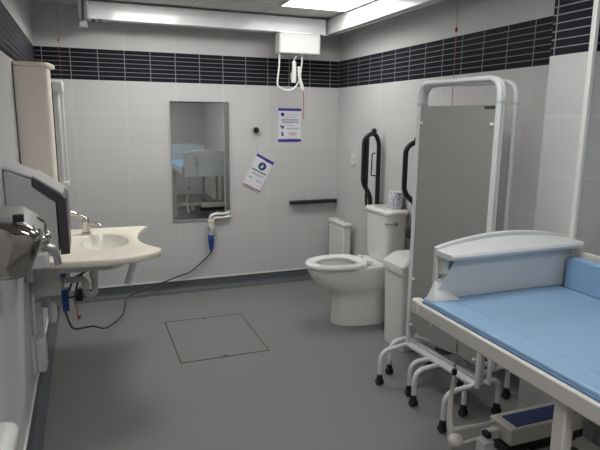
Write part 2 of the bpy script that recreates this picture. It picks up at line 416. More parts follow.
# photo: left and right edges lean; ex across, -ez down
cw, chh = .178, .305
def cardbox(m, u0, u1, v0, v1, d0, d1):
    vs = []
    for d in (d0, d1):
        for v in (v0, v1):
            for u in (u0, u1):
                p = A + ex * u - ez * v; vs.append((p.x, -d, p.z))
    return m.add(vs, [(0, 2, 3, 1), (4, 5, 7, 6), (0, 1, 5, 4), (2, 6, 7, 3), (0, 4, 6, 2), (1, 3, 7, 5)])
cardbox(MB(), 0, cw, 0, chh, .005, .008).build('sheet', M_paper, t)
cardbox(MB(), 0, cw, 0, .022, .008, .0087).build('blue_band', M_indigo, t)
cardbox(MB(), 0, cw, chh - .016, chh - .006, .008, .0087).build('crimson_band', M_crim, t)
cardbox(MB(), .09, cw, .022, .027, .008, .0087).build('crimson_band', M_crim, t)
c = A + ex * (cw * .53) - ez * .082
MB().lathe((c.x, -.0083, c.z), [(0, -.0006), (.037, -.0006), (.037, .0006), (0, .0006)], 'y', 28).build('round_emblem', M_navy, t)
m = MB()
def q(u, v): p = c + ex * u - ez * v; return (p.x, p.z)
m.prism([q(-.002, -.02), q(.004, -.02), q(.005, -.004), q(.016, .002), q(.014, .007), q(.002, .004), q(.004, .014), q(-.004, .02), q(-.012, .012), q(-.016, .016), q(-.018, .01), q(-.008, -.002)], 'y', -.0095, -.0089)
m.build('emblem_figure', M_paper, t)
m = MB()
def cstrip(u0, u1, v, h, seed):
    rnd = random.Random(seed); u = u0
    while u < u1 - .004:
        e = min(u + rnd.uniform(.008, .02), u1); cardbox(m, u, e, v - h / 2, v + h / 2, .008, .0085); u = e + .003
cstrip(.012, .16, .137, .012, 1); m.build('title_line', M_inkd, t)
for i, (u0, u1, v, h) in enumerate(((.03, .145, .165, .006), (.03, .13, .176, .004), (.02, .055, .213, .01), (.1, .15, .22, .008))):
    m = MB(); cstrip(u0, u1, v, h, i + 2); m.build('print_line', M_ink, t)
MB().tube([(-.797, -.022, 1.40), (-.79, -.012, 1.30), (-.782, -.009, 1.212)], .0015, 5).build('string', M_lgrey, t)

# socket outlet and plug below the mirror
t = thing('power_outlet', (-1.22, 0, .49), 'grey outlet with yellow label fed by white conduits below the mirror', 'power outlet')
bx(-1.248, -1.192, -.055, 0, .565, .635).build('housing', M_lgrey, t, bevel=.006)
bx(-1.243, -1.197, -.0562, -.055, .612, .622).build('warning_label', M_yel, t)
MB().lathe((-1.22, -.055, .572), [(.0, .01), (.022, .01), (.026, -.006), (.022, -.014), (0, -.014)], 'y', 20, sy=1.0).build('collar', M_lgrey, t)
bx(-1.236, -1.204, -.05, 0, .50, .56).build('lower_body', M_white, t, bevel=.005)
MB().tube([(-1.228, -.03, .63), (-1.22, -.03, .672), (-1.17, -.03, .69), (-1.09, -.035, .685), (-1.05, -.03, .70)], .009, 10, .03).build('conduit', M_white, t)
MB().tube([(-1.205, -.03, .632), (-1.19, -.03, .65), (-1.12, -.035, .652), (-1.06, -.03, .655), (-1.035, -.03, .66)], .008, 10, .03).build('conduit', M_white, t)
t = thing('mains_plug', (-1.22, -.03, .36), 'bright blue industrial plug with trailing grey cable under the outlet', 'plug')
MB().lathe((-1.221, -.03, 0), [(0, .505), (.024, .505), (.026, .49), (.026, .44), (.022, .43), (.02, .38), (.012, .36), (0, .355)], 'z', 16).build('body', M_royal, t)
bx(-1.232, -1.21, -.06, -.05, .44, .47).build('catch', M_navy, t, bevel=.002)
MB().tube(catmull([(-1.222, -.03, .36), (-1.228, -.028, .335), (-1.30, -.025, .265), (-1.414, -.025, .178), (-1.50, -.03, .155), (-1.59, -.035, .128), (-1.70, -.05, .10), (-1.85, -.09, .07), (-1.97, -.25, .07), (-2.0, -.42, .06), (-2.03, -.6, .05), (-2.15, -.85, .06), (-2.24, -1.0, .14), (-2.35, -1.0, .135), (-2.385, -1.0, .2), (-2.41, -1.0, .33), (-2.42, -1.0, .45)], 6), .0065, 8).build('cable', M_cable, t)

# black folded shelf / rail
t = thing('wall_rail', (-.24, 0, .75), 'slim black horizontal ledge on the back wall left of the toilet', 'rail')
bx(-.480, -.015, -.06, -.006, .744, .774).build('ledge', M_black, t, bevel=.005)
bx(-.015, -.004, -.04, -.012, .766, .774).build('end_rod', M_black, t, bevel=.002)
bx(-.44, -.40, -.006, 0, .748, .772).build('wall_bracket', M_black, t); bx(-.14, -.10, -.006, 0, .748, .772).build('wall_bracket', M_black, t)

# ---------------------------------------------------------------- corner sanitary unit
t = thing('sanitary_bin', (-.1, -.27, 0), 'slim white lidded bin in the far corner behind the toilet bowl', 'bin')
bx(-.118, -.05, -.445, -.12, 0, .575).build('body', M_white, t, bevel=.008)
bx(-.125, -.047, -.455, -.112, .575, .612).build('lid', M_white, t, bevel=.012, segs=3)
bx(-.1185, -.118, -.41, -.15, .12, .54).build('front_panel', M_cer, t)

# switch plate
t = thing('switch_plate', (0, -.385, 1.15), 'small grey white switch plate on the right wall beyond the black grab rail', 'switch')
bx(-.012, 0, -.415, -.33, 1.13, 1.22).build('plate', M_white, t, bevel=.003)
bx(-.016, -.012, -.395, -.35, 1.15, 1.195).build('rocker', M_lgrey, t, bevel=.001)

# ---------------------------------------------------------------- toilet
yt = -1.14
def egg(xf, xb, hw, z, yc=yt, n=44, sq=2.25):
    """closed ring: xf = front (towards -x), xb = back"""
    xc = xb - hw * 0.9 if xb - xf > 2 * hw else (xf + xb) / 2
    af, ab = xc - xf, xb - xc; r = []
    for k in range(n):
        a = 2 * pi * k / n; ca, sa = cos(a), sin(a)
        e = sq if ca > 0 else 2.1
        s_ = lambda v, p: (abs(v) ** (2 / p)) * (1 if v >= 0 else -1)
        x = xc + (ab if ca > 0 else af) * s_(ca, e if ca > 0 else 2.0)
        r.append(Vector((x, yc + hw * s_(sa, 2.2 if ca <= 0 else 3.0), z)))
    return r
t = thing('toilet', (-.38, yt, 0), 'white raised close coupled toilet with open seat beside the grey folding screen', 'toilet')
pan = [egg(-.545, -.13, .150, 0, sq=5), egg(-.545, -.13, .148, .02, sq=5), egg(-.54, -.13, .138, .10, sq=5), egg(-.542, -.13, .137, .19, sq=5), egg(-.550, -.13, .140, .235, sq=5), egg(-.585, -.13, .152, .262, sq=5),
       egg(-.64, -.128, .165, .295, sq=5), egg(-.688, -.125, .175, .34, sq=5), egg(-.722, -.12, .181, .39, sq=5), egg(-.738, -.12, .184, .425, sq=5), egg(-.742, -.12, .186, .447, sq=5), egg(-.738, -.12, .182, .455, sq=5),
       egg(-.695, -.30, .13, .455), egg(-.685, -.31, .122, .44), egg(-.66, -.33, .11, .38), egg(-.60, -.38, .08, .30), egg(-.55, -.42, .05, .27)]
MB().rings(pan).build('pan', M_cer, t, sharp=60)
st = MB(); o1, i1 = (-.752, -.292, .196), (-.672, -.365, .118)
st.rings([egg(*o1, .460), egg(*o1, .474), egg(-.745, -.298, .190, .482), egg(-.682, -.355, .128, .482), egg(*i1, .474), egg(*i1, .460)], closed=True)
st.build('seat', M_seat, t, sharp=50)
for s_ in (-1, 1):
    bx(-.295, -.255, yt + s_ * .075 - .022, yt + s_ * .075 + .022, .455, .488).build('seat_hinge', M_seat, t, bevel=.008, segs=3)
bx(-.62, -.60, yt - .165, yt - .14, .452, .4605).build('seat_buffer', M_seat, t)
def rrect(x0, x1, y0, y1, r, z, n=5):
    out = []
    for cx, cy, a0 in ((x1 - r, y1 - r, 0), (x0 + r, y1 - r, pi / 2), (x0 + r, y0 + r, pi), (x1 - r, y0 + r, 3 * pi / 2)):
        for k in range(n + 1):
            a = a0 + pi / 2 * k / n; out.append(Vector((cx + r * cos(a), cy + r * sin(a), z)))
    return out
cis = [rrect(-.165, -.012, yt - .155, yt + .155, .04, .456), rrect(-.18, -.012, yt - .168, yt + .168, .045, .50), rrect(-.188, -.01, yt - .182, yt + .178, .05, .68), rrect(-.192, -.01, yt - .186, yt + .182, .05, .828)]
MB().rings(cis).build('cistern', M_cer, t, sharp=60)
lid = [rrect(-.2, -.006, yt - .193, yt + .189, .05, .829), rrect(-.205, -.005, yt - .197, yt + .193, .055, .836), rrect(-.205, -.005, yt - .197, yt + .193, .055, .852), rrect(-.196, -.012, yt - .188, yt + .184, .05, .864), rrect(-.17, -.03, yt - .16, yt + .155, .04, .867)]
MB().rings(lid).build('cistern_lid', M_cer, t, sharp=50)
lv = MB().lathe((-.135, yt - .186, .775), [(0, 0), (.016, 0), (.018, -.012), (.012, -.022), (0, -.024)], 'y', 18)
lv.tube([(-.135, yt - .2, .775), (-.17, yt - .215, .776), (-.225, yt - .205, .777)], .006, 10, .02); lv.build('flush_lever', M_chrome, t)
for s_ in (-1,): MB().sphere((-.30, yt + s_ * .143, .03), .011).build('floor_bolt_cap', M_cer, t)

# toilet roll pack on the cistern
t = thing('toilet_roll', (-.06, -1.2, .868), 'wrapped toilet roll with blue print standing on the cistern lid', 'toilet roll')
MB().lathe((-.062, -1.20, 0), [(.0, .868), (.050, .868), (.054, .875), (.054, .985), (.050, .993), (.022, .993), (.02, .98), (0, .98)], 'z', 28).build('wrapper', M_socket, t)

# ---------------------------------------------------------------- black hinged grab rails (folded up)
def grab(yc, lab, holder, dx=0.0, dz=0.0):
    t = thing('grab_rail', (-.02, yc, .72), lab, 'grab rail', 'folded black grab rails either side of the toilet')
    yv = yc
    bx(-.014, 0, yv - .045, yv + .045, .64, .86).build('wall_plate', M_black, t, bevel=.004)
    m = MB(); xi, xo = -.038 + dx, -.172 + dx
    m.tube([(xi, yv, .70), (xi, yv, 1.35 + dz), (-.085 + dx, yv, 1.425 + dz), (xo, yv, 1.38 + dz), (xo, yv, 1.02), (-.105 + dx * 3, yv, .93), (-.09 + dx * 3, yv, .70)], .0185, 12, .05)
    m.build('rail', M_black, t, sharp=60)
    bx(-.11, -.012, yv - .03, yv + .03, .69, .76).build('hinge_block', M_black, t, bevel=.008)
    MB().sphere((-.092 + dx, yv - .01, 1.435 + dz), .021).build('stop_knob', M_black, t)
    if holder:
        MB().tube([(-.155, yv - .03, 1.38), (-.155, yv - .03, .90), (-.148, yv - .03, .82)], .012, 10, r1=.010).build('support_leg', M_black, t)
        MB().tube([(-.08, yv - .02, 1.26), (-.107, yv - .02, 1.26), (-.112, yv - .02, 1.085), (-.037, yv - .02, 1.08)], .0050, 8, .01).build('roll_holder', M_black, t)
grab(-.875, 'folded black grab rail with wire roll holder, left of the cistern', True)
grab(-1.455, 'folded black grab rail half hidden behind the grey screen', False, .02, -.045)

# ---------------------------------------------------------------- bin between toilet and screen
t = thing('pedal_bin', (-.2, -1.62, 0), 'white lidded waste bin between the toilet and the grey screen', 'bin')
m = MB().rings([rrect(-.335, -.07, -1.80, -1.56, .03, 0), rrect(-.345, -.06, -1.80, -1.55, .03, .53)]); m.build('body', M_white, t, sharp=50)
m = MB().rings([rrect(-.357, -.05, -1.81, -1.54, .03, .53), rrect(-.36, -.05, -1.81, -1.54, .035, .56), rrect(-.357, -.05, -1.81, -1.54, .035, .585), rrect(-.30, -.07, -1.79, -1.56, .05, .635), rrect(-.2, -.12, -1.72, -1.62, .03, .645)]); m.build('lid', M_white, t, sharp=30)

# ---------------------------------------------------------------- folding screen
t = thing('folding_screen', (-.42, -2.4, 0), 'grey panelled folding privacy screen in white tubular frame on castors', 'screen')
HS = 1.715
frames = [((-.485, -2.11), (-.443, -2.69)), ((-.447, -2.075), (-.402, -2.665)), ((-.405, -2.04), (-.232, -2.56))]
for i, (a, b) in enumerate(frames):
    a, b = Vector((*a, 0)), Vector((*b, 0)); d = (b - a).normalized(); up_ = Vector((0, 0, 1))
    z0 = .20
    pts = [a + up_ * z0, a + up_ * HS, b + up_ * HS, b + up_ * (z0 + (.0))]
    fr = MB().tube(pts, .0142, 14, .075).build('tube_frame', M_tube, t, sharp=60)
    for z in (1.60,):
        MB().tube([a + up_ * z, a + up_ * (z + .012)], .0155, 14).build('collar', M_lgrey, fr); MB().tube([b + up_ * z, b + up_ * (z + .012)], .0155, 14).build('collar', M_lgrey, fr)
    pa, pb = a + d * .010, b - d * .010
    MB().beam(pa + up_ * .955, pb + up_ * .955, .006, 1.28).build('panel', M_panel if i < 2 else M_white, t)
    MB().beam(a + up_ * (.212 if i == 0 else .222), b + up_ * (.212 if i == 0 else .222), .044 if i == 0 else .026, .018).build('bottom_rail', M_tube, t, bevel=.004)
    if i == 0:
        s_ = d.cross(up_).normalized()
        if s_.x > 0: s_ = -s_
        for q_ in (.03, (b - a).length - .03):
            for z in (1.505, .62, .34):
                MB().sphere(a + d * q_ + up_ * z + s_ * .006, .009).build('panel_fixing', M_white, t)
        lb = b - d * .05 + up_ * 1.583 + s_ * .0045
        MB().beam(lb - d * .035, lb + d * .035, .002, .012).build('maker_label', M_dark, t)
        MB().beam(lb + d * .035, lb + d * .040, .002, .012).build('yellow_label', M_yel, t)
BALL = Vector((-.402, -2.572, .362))
MB().tube([BALL, BALL + Vector((.01, -.14, 0)), BALL + Vector((.01, -.14, -.14))], .012, 12, .03).build('spacer_tube', M_tube, t)
MB().sphere(BALL, .025).build('end_ball', M_tube, t)
feet = [((-.690, -2.15), (-.30, -2.07)), ((-.567, -2.05), (-.21, -1.98)), ((-.600, -2.325), (-.27, -2.351)), ((-.640, -2.43), (-.29, -2.39)), ((-.640, -2.695), (-.272, -2.652)), ((-.448, -2.605), (-.105, -2.535))]
for l, r in feet:
    l, r = Vector((*l, 0)), Vector((*r, 0))
    d = (r - l).normalized(); U = Vector((0, 0, 1))
    ft = MB().tube([l + U * .068, l + U * .205 + d * .0, r + U * .205, r + U * .068], .0135, 12, .09).build('foot', M_tube, t, sharp=60)
    for e in (l, r):
        MB().lathe(e, [(0, .078), (.013, .078), (.013, .052), (0, .052)], 'z', 12).build('castor_stem', M_black, ft)
        c = MB(); wd = Vector((d.y, -d.x, 0))
        for s_ in (-1, 1): c.tube([e + U * .0195 + d * s_ * .006, e + U * .0195 + d * s_ * .017], .0195, 18)
        c.box(e.x - .012, e.x + .012, e.y - .012, e.y + .014, .03, .056)
        c.build('castor_wheel', M_rub, ft)
        MB().tube([e + U * .0195 - d * .0185, e + U * .0195 + d * .0185], .012, 12).build('wheel_hub', M_cable, ft)

# ---------------------------------------------------------------- changing bench
XB0, XB1, YB0, YB1, ZM = -1.0, -.285, -2.93, -4.85, .83
t = thing('changing_bench', (-.65, -3.9, 0), 'long adjustable changing bench with pale blue mattress and moulded white end board', 'changing bench')
# apron frame
m = MB(); m.box(XB0 - .012, XB0 + .02, YB1, YB0 - .035, .752, .808).box(XB1 - .02, XB1 + .01, YB1, -3.03, .752, .808).box(XB0 + .02, XB1 - .02, YB1, YB1 + .03, .752, .808).box(XB0 + .02, XB1 - .02, -3.06, -3.03, .752, .808)
m.build('side_frame', M_frame, t, bevel=.006)
bx(XB0 - .018, XB0 + .026, YB0 - .055, YB0, .750, .816).build('corner_cap', M_beige, t, bevel=.012, segs=3)
bx(XB0 + .02, XB1 - .02, YB1 + .03, -3.06, .79, .806).build('deck', M_beige, t)
# mattress with side bolster
mt = MB(); mt.box(XB0 + .004, XB1 - .055, YB1 + .05, -2.985, .808, .832)
mattress = mt.build('mattress', M_blue, t, bevel=.009, segs=3)
MB().tube([(XB0 + .004, YB1 + .05, .812), (XB0 + .004, -2.985, .812)], .0045, 8).build('edge_piping', M_bluepipe, mattress)
MB().tube([(XB0 + .10, YB1 + .05, .8315), (XB0 + .10, -2.995, .8315)], .0022, 6).build('seam', M_blue, mattress)
bx(XB1 - .058, XB1 - .012, YB1 + .05, -3.05, .825, .965).build('side_bolster', M_blue, t, bevel=.010, segs=3)
bx(XB1 - .010, XB1 + .012, YB1 + .03, -3.035, .81, .985).build('side_board', M_beige, t, bevel=.004)
# moulded end board
def top_z(x):
    u = (x + .955) / .685; return 1.034 + .044 * sin(pi * min(1, max(0, u))) ** .8
xs = [-.955 + .685 * k / 24 for k in range(25)]
eb = MB(); eb.prism([(x, .70) for x in (xs[0], xs[-1])] + [(x, top_z(x)) for x in reversed(xs)], 'y', -3.0, -2.98)
eb = eb.build('end_board', M_board, t, bevel=.004)
# shelf-like flange leaning towards the mattress
sh = []
for k in range(25):
    u = k / 24; x = -.955 + .685 * u; zt = top_z(x); xl = -.948 + .655 * u; zl = 1.012 + .008 * u
    sh.append([Vector((x, -2.992, zt - .030)), Vector((x, -2.992, zt - .010)), Vector((x * .6 + xl * .4, -3.025, zl * .85 + zt * .15 + .006)), Vector((xl, -3.086, zl + .010)), Vector((xl, -3.092, zl)), Vector((xl, -3.086, zl - .012)), Vector((x, -3.02, zl - .01))])
sm = MB(); sm.rings(sh); sm.build('flange', M_board, t, sharp=50)
# inner face with slanting left edge, and bottom gusset
MB().prism([(-.875, 1.0), (-.939, .906), (-.985, .832), (-.29, .832), (-.29, 1.005)], 'y', -3.03, -3.0).build('inner_panel', M_board, t, bevel=.003)
MB().rings([[Vector((-.99, -3.0, .833)), Vector((-.955, -3.00, .90)), Vector((-.87, -3.0, .833))], [Vector((-.995, -3.05, .833)), Vector((-.985, -3.045, .85)), Vector((-.875, -3.065, .833))]]).build('corner_gusset', M_board, t)
bx(-.945, -.915, -3.03, -3.0, .93, 1.0).build('hinge_block', M_beige, t, bevel=.004)
MB().sphere((-.945, -3.03, .935), .007).build('hinge_pin', M_steel, t)
# near end board (behind the viewpoint side)
eb2 = MB(); eb2.prism([(x, .70) for x in (xs[0], xs[-1])] + [(x, top_z(x)) for x in reversed(xs)], 'y', YB1 + .02, YB1 + .0)
eb2.build('end_board', M_board, t, bevel=.004)
# legs and undercarriage
bench = t
def leg(x, y):
    bx(x - .02, x + .018, y - .022, y + .022, .105, .755).build('leg', M_frame, t, bevel=.005)
    cc = MB(); 
    cc.tube([(x - .014, y, .052), (x + .014, y, .052)], .052, 22); w_ = cc.build('castor_wheel', M_lgrey, t)
    MB().box(x - .02, x + .02, y - .02, y + .02, .098, .112).build('castor_fork', M_steel, w_)
leg(-.975, -3.69); leg(-.33, -3.69); leg(-.975, -4.7); leg(-.33, -4.7)
MB().tube([(-.882, -3.065, .515), (-.898, -3.075, .44), (-.912, -3.09, .36), (-.905, -3.10, .27), (-.885, -3.10, .18)], .007, 12, .05, r1=.017).build('pedal_lever', M_frame, t, sharp=60)
MB().lathe((-.881, -3.063, .53), [(0, -.012), (.009, -.012), (.012, 0), (.009, .012), (0, .012)], 'z', 12).build('lever_joint', M_black, t)
m = MB()
for k in range(9): m.sphere((-.879 + .001 * k, -3.062, .558 + k * .021), .007, (1, .6, 1.5), 8, 6)
m.build('chain', M_grey, t)
MB().tube([(-.92, -3.10, .30), (-.60, -3.12, .30)], .009, 10).build('linkage_rod', M_frame, t)
MB().tube([(-.92, -3.16, .275), (-.60, -3.14, .275)], .006, 10).build('linkage_rod', M_frame, t)
MB().sphere((-.925, -3.155, .292), .032, (1, .8, .85)).build('pivot_cap', M_frame, t)
bx(-.835, -.785, -3.215, -3.165, .20, .292).build('motor_bracket', M_board, t, bevel=.004)
bx(-.80, -.73, -3.18, -3.15, .275, .312).build('motor_plug', M_white, t, bevel=.003)
bx(-.805, -.785, -3.195, -3.16, .295, .315).build('plug_clip', M_black, t)
bx(-.70, -.32, -3.21, -3.08, .245, .318).build('battery_box', M_beige, t, bevel=.008)
bx(-.665, -.34, -3.195, -3.11, .3175, .321).build('box_top', M_navy, t)
bx(-.71, -.31, -3.205, -3.075, .20, .245).build('battery_tray', M_black, t, bevel=.004)
MB().beam((-.33, -3.12, .19), (-.33, -4.72, .19), .04, .04).build('base_beam', M_frame, t)
MB().beam((-.975, -3.72, .19), (-.33, -3.72, .19), .03, .03).build('base_beam', M_frame, t)
MB().tube([(-.60, -3.14, .20), (-.60, -3.69, .19)], .012, 10).build('link_bar', M_frame, t)
# handset hanging on the outside of the end board
hs = bx(-.80, -.75, -2.979, -2.955, .86, .99).build('handset', M_grey, t, bevel=.006)
MB().tube(catmull([(-.775, -2.965, .86), (-.779, -2.962, .80), (-.782, -2.965, .72), (-.78, -2.965, .68)], 5), .004, 6).build('handset_cable', M_lgrey, hs)

# the bench stands very slightly askew
PV = Vector((XB0, YB0, 0)); rz = Matrix.Rotation(-.011, 3, 'Z')
bench.location = PV + rz @ (bench.location - PV); bench.rotation_euler = (0, 0, -.011)

# ---------------------------------------------------------------- floor hatch
t = thing('floor_hatch', (-1.44, -1.1, 0), 'rectangular access hatch flush in the grey vinyl floor with thin metal edging', 'floor hatch')
hx0, hx1, hy0, hy1 = -1.727, -1.153, -1.468, -.73
bx(hx0, hx1, hy0, hy1, .0002, .0012).build('cover', M_floor, t)
e_ = .008
M_edge = mat('tarnished_edging', (0.065, 0.05, 0.035), 0.5, metal=.3)
MB().box(hx0 - e_, hx0, hy0 - e_, hy1 + e_, 0, .002).box(hx1, hx1 + e_, hy0 - e_, hy1 + e_, 0, .002).box(hx0, hx1, hy0 - e_, hy0, 0, .002).box(hx0, hx1, hy1, hy1 + e_, 0, .002).build('edging', M_edge, t)
for px_, py_, sg in ((-1.44, hy1, -1), (-1.44, hy0, 1)):
    m = MB(); m.prism([(px_ + .022 * cos(a), py_ + sg * abs(.022 * sin(a))) for a in [pi * k / 12 for k in range(13)]], 'z', .0012, .0022); m.build('lifting_key', M_edge, t)

# ---------------------------------------------------------------- emergency cords
t = thing('pull_cord', (-2.352, -.765, .12), 'thin emergency cord hanging near the washbasin, red end low down', 'pull cord', 'red emergency cords')
m = MB().tube([(-2.335, -.765, ZC), (-2.335, -.765, .14)], .0009, 6); m.build('cord', M_palecord, t)
MB().tube([(-2.335, -.765, .235), (-2.335, -.765, .14)], .0035, 6).build('red_grip', M_red, t)
MB().prism([(-2.337, .14), (-2.310, .145), (-2.318, .12), (-2.335, .115)], 'y', -.768, -.762).build('pull_tag', M_red, t)
MB().sphere((-2.335, -.765, 2.0), .006, (1, 1, 1.6)).build('bead', M_red, t)
MB().lathe((-2.335, -.765, ZC), [(0, 0), (.03, 0), (.03, -.02), (.01, -.03), (0, -.03)], 'z', 18).build('ceiling_switch', M_white, t)
t = thing('pull_cord', (-.10, -1.87, 1.0), 'thin red emergency cord with bead, against the right wall above the screen', 'pull cord', 'red emergency cords')
MB().tube([(-.10, -1.87, ZC), (-.10, -1.87, .6)], .0018, 6).build('cord', M_palecord, t)
MB().sphere((-.10, -1.87, 2.055), .009, (1, 1, 1.6)).build('bead', M_red, t)
MB().lathe((-.10, -1.87, .58), [(0, -.02), (.02, -.02), (.008, .02), (0, .02)], 'z', 12).build('pull_tag', M_red, t)
MB().lathe((-.10, -1.87, ZC), [(0, 0), (.03, 0), (.03, -.02), (.01, -.03), (0, -.03)], 'z', 18).build('ceiling_switch', M_white, t)

# ---------------------------------------------------------------- washbasin
t = thing('washbasin', (-2.2, -1.45, .76), 'cream washbasin with winged concave front edge mounted on the left wall', 'washbasin')
outl = [(-2.53, -.96)] + [(-2.1, -.955), (-1.90, -.965)] + [tuple(p[:2]) for p in catmull([(-1.853, -.985, 0), (-1.90, -1.10, 0), (-1.938, -1.25, 0), (-1.945, -1.40, 0), (-1.92, -1.53, 0), (-1.845, -1.675, 0)], 6)] + \
       [tuple(p[:2]) for p in catmull([(-1.855, -1.715, 0), (-1.94, -1.79, 0), (-2.03, -1.826, 0), (-2.18, -1.845, 0), (-2.38, -1.82, 0), (-2.53, -1.78, 0)], 6)]
bc = Vector((-2.14, -1.37)); brx, bry = .135, .222
def hit(a):
    d = Vector((cos(a), sin(a))); best = None
    for i in range(len(outl)):
        p, q_ = Vector(outl[i]), Vector(outl[(i + 1) % len(outl)]); e = q_ - p
        den = d.x * e.y - d.y * e.x
        if abs(den) < 1e-9: continue
        w_ = p - bc; tt = (w_.x * e.y - w_.y * e.x) / den; ss = (w_.x * d.y - w_.y * d.x) / den
        if tt > 0 and -1e-6 <= ss <= 1 + 1e-6 and (best is None or tt > best): best = tt
    return bc + d * best
angs = sorted([2 * pi * k / 120 for k in range(120)] + [atan2(p[1] - bc.y, p[0] - bc.x) % (2 * pi) for p in outl])
oo = [hit(a) for a in angs]
def oring(z, s_=0.0):
    return [Vector((*(p + (bc - p).normalized() * s_), z)) for p in oo]
def ering(k, z): return [Vector((bc.x + brx * k * cos(a), bc.y + bry * k * sin(a), z)) for a in angs]
b_ = MB(); b_.rings([ering(1.0, .760), oring(.762, .012), oring(.770, .002), oring(.790, 0), oring(.799, .006), oring(.80, .014), ering(1.06, .7995), ering(1.0, .792)], closed=True)
b_.build('slab', M_cream, t, sharp=50)
b_ = MB(); b_.rings([ering(.35, .645), ering(.8, .665), ering(1.0, .70), ering(1.04, .7605), ering(1.0, .7925), ering(.94, .76), ering(.8, .70), ering(.5, .672), ering(.12, .668)])
b_.build('bowl', M_bowl, t, sharp=50)
MB().lathe((-2.262, -1.385, .752), [(0, 0), (.013, 0), (.011, .006), (0, .006)], 'x', 16).build('overflow', M_steel, t)
MB().lathe((bc.x, bc.y, .672), [(0, 0), (.022, 0), (.022, .004), (0, .004)], 'z', 18).build('waste', M_steel, t)
tx, ty = -2.238, -1.13
tp = MB().lathe((tx, ty, .80), [(0, 0), (.03, 0), (.03, .008), (.024, .014), (.022, .07), (.026, .085), (.020, .1), (0, .1)], 'z', 20)
tp.tube([(tx, ty, .862), (tx + .05, ty - .03, .868), (tx + .08, ty - .045, .855), (tx + .083, ty - .047, .842)], .014, 12, .03)
tp.tube([(tx, ty, .895), (tx - .045, ty - .01, .925), (tx - .085, ty - .01, .938)], .011, 10, .02, r1=.015)
tp.build('mixer_tap', M_chrome, t)
# trap, pipes, brackets
MB().tube([(-2.21, -1.30, .66), (-2.21, -1.30, .455), (-2.262, -1.30, .455), (-2.262, -1.30, .555), (-2.45, -1.30, .56), (-2.53, -1.30, .56)], .019, 16, .026).build('waste_trap', M_frost, t)
MB().lathe((-2.21, -1.30, 0), [(0, .56), (.026, .56), (.028, .575), (.028, .60), (.024, .61), (0, .61)], 'z', 20).build('trap_collar', M_white, t)
MB().lathe((-2.262, -1.30, 0), [(0, .50), (.025, .50), (.025, .53), (0, .53)], 'z', 20).build('trap_collar', M_white, t)
MB().tube([(-2.2, -1.18, .615), (-2.08, -1.2, .62), (-1.99, -1.28, .64)], .004, 6, .02).build('release_cable', M_grey, t)
MB().tube([(-1.968, -1.30, .655), (-2.02, -1.3, .50)], .020, 14).build('height_lever', M_lgrey, t)
MB().tube([(-2.02, -1.3, .70), (-1.99, -1.3, .675), (-1.968, -1.30, .65)], .024, 12).build('lever_bracket', M_white, t)
MB().beam((-2.52, -1.02, .735), (-2.06, -1.05, .735), .035, .045).build('support_arm', M_lgrey, t); MB().beam((-2.52, -1.70, .735), (-2.12, -1.70, .735), .035, .045).build('support_arm', M_lgrey, t)
bx(-2.535, -2.50, -1.76, -1.0, .69, .79).build('wall_bracket', M_lgrey, t, bevel=.004)
MB().tube(catmull([(-2.20, -1.28, .70), (-2.205, -1.28, .64), (-2.25, -1.28, .60), (-2.32, -1.28, .56), (-2.36, -1.28, .48)], 6), .006, 8).build('hose', M_cable, t)
MB().tube(catmull([(-2.23, -1.2, .72), (-2.26, -1.2, .6), (-2.31, -1.2, .5), (-2.33, -1.2, .42), (-2.40, -1.2, .43)], 6), .006, 8).build('hose', M_cable, t)
MB().tube(catmull([(-2.28, -1.34, .74), (-2.36, -1.34, .60), (-2.40, -1.34, .52), (-2.50, -1.34, .5)], 6), .006, 8).build('hose', M_grey, t)

# blue and white boxes below the basin
t = thing('pump_unit', (-2.38, -1.1, .29), 'blue and white unit with black pack mounted below the basin', 'pump unit')
bx(-2.408, -2.368, -1.13, -1.06, .305, .445).build('blue_case', M_royal, t, bevel=.004)
bx(-2.368, -2.345, -1.13, -1.06, .315, .435).build('white_case', M_white, t, bevel=.003)
bx(-2.33, -2.285, -1.12, -1.07, .36, .44).build('power_pack', M_black, t, bevel=.004)
bx(-2.345, -2.33, -1.11, -1.08, .38, .42).build('joiner', M_grey, t)
bx(-2.537, -2.408, -1.115, -1.075, .34, .42).build('wall_mount', M_grey, t)
t = thing('isolator', (-2.4, -1.1, .5), 'small blue and white block tucked under the washbasin slab', 'isolator')
bx(-2.405, -2.375, -1.13, -1.07, .50, .56).build('blue_body', M_royal, t, bevel=.003); bx(-2.375, -2.35, -1.13, -1.07, .515, .56).build('white_end', M_white, t, bevel=.003)
bx(-2.537, -2.405, -1.115, -1.085, .51, .55).build('wall_mount', M_grey, t)

# trunking and small parts close to the left wall
t = thing('pipe_cover', (-2.47, -1.6, .3), 'grey boxed pipe cover on the left wall beneath the washbasin', 'pipe cover')
bx(-2.537, -2.387, -1.56, -1.50, .545, .685).build('upper_cover', M_lgrey, t, bevel=.006)
bx(-2.537, -2.49, -1.56, -1.52, .30, .52).build('lower_cover', M_grey, t, bevel=.004)
MB().lathe((-2.44, -1.53, .43), [(0, .07), (.014, .075), (.022, .06), (.026, 0), (.02, -.04), (0, -.045)], 'z', 14).build('clear_bottle', M_clear, t)
bx(-2.46, -2.445, -1.535, -1.52, .49, .53).build('bottle_hanger', M_grey, t)
t = thing('fused_switch', (-2.5, -1.7, .18), 'white boxed electrical switch low on the left wall near the skirting', 'switch')
bx(-2.537, -2.515, -1.79, -1.64, .20, .385).build('back_box', M_lgrey, t, bevel=.004)
bx(-2.515, -2.47, -1.785, -1.645, .205, .38).build('face_plate', M_lgrey, t, bevel=.008)
MB().tube([(-2.52, -1.70, .38), (-2.52, -1.68, .52), (-2.52, -1.66, .60)], .008, 8).build('conduit', M_grey, t)
bx(-2.50, -2.48, -1.74, -1.70, .38, .395).build('cable_gland', M_grey, t)

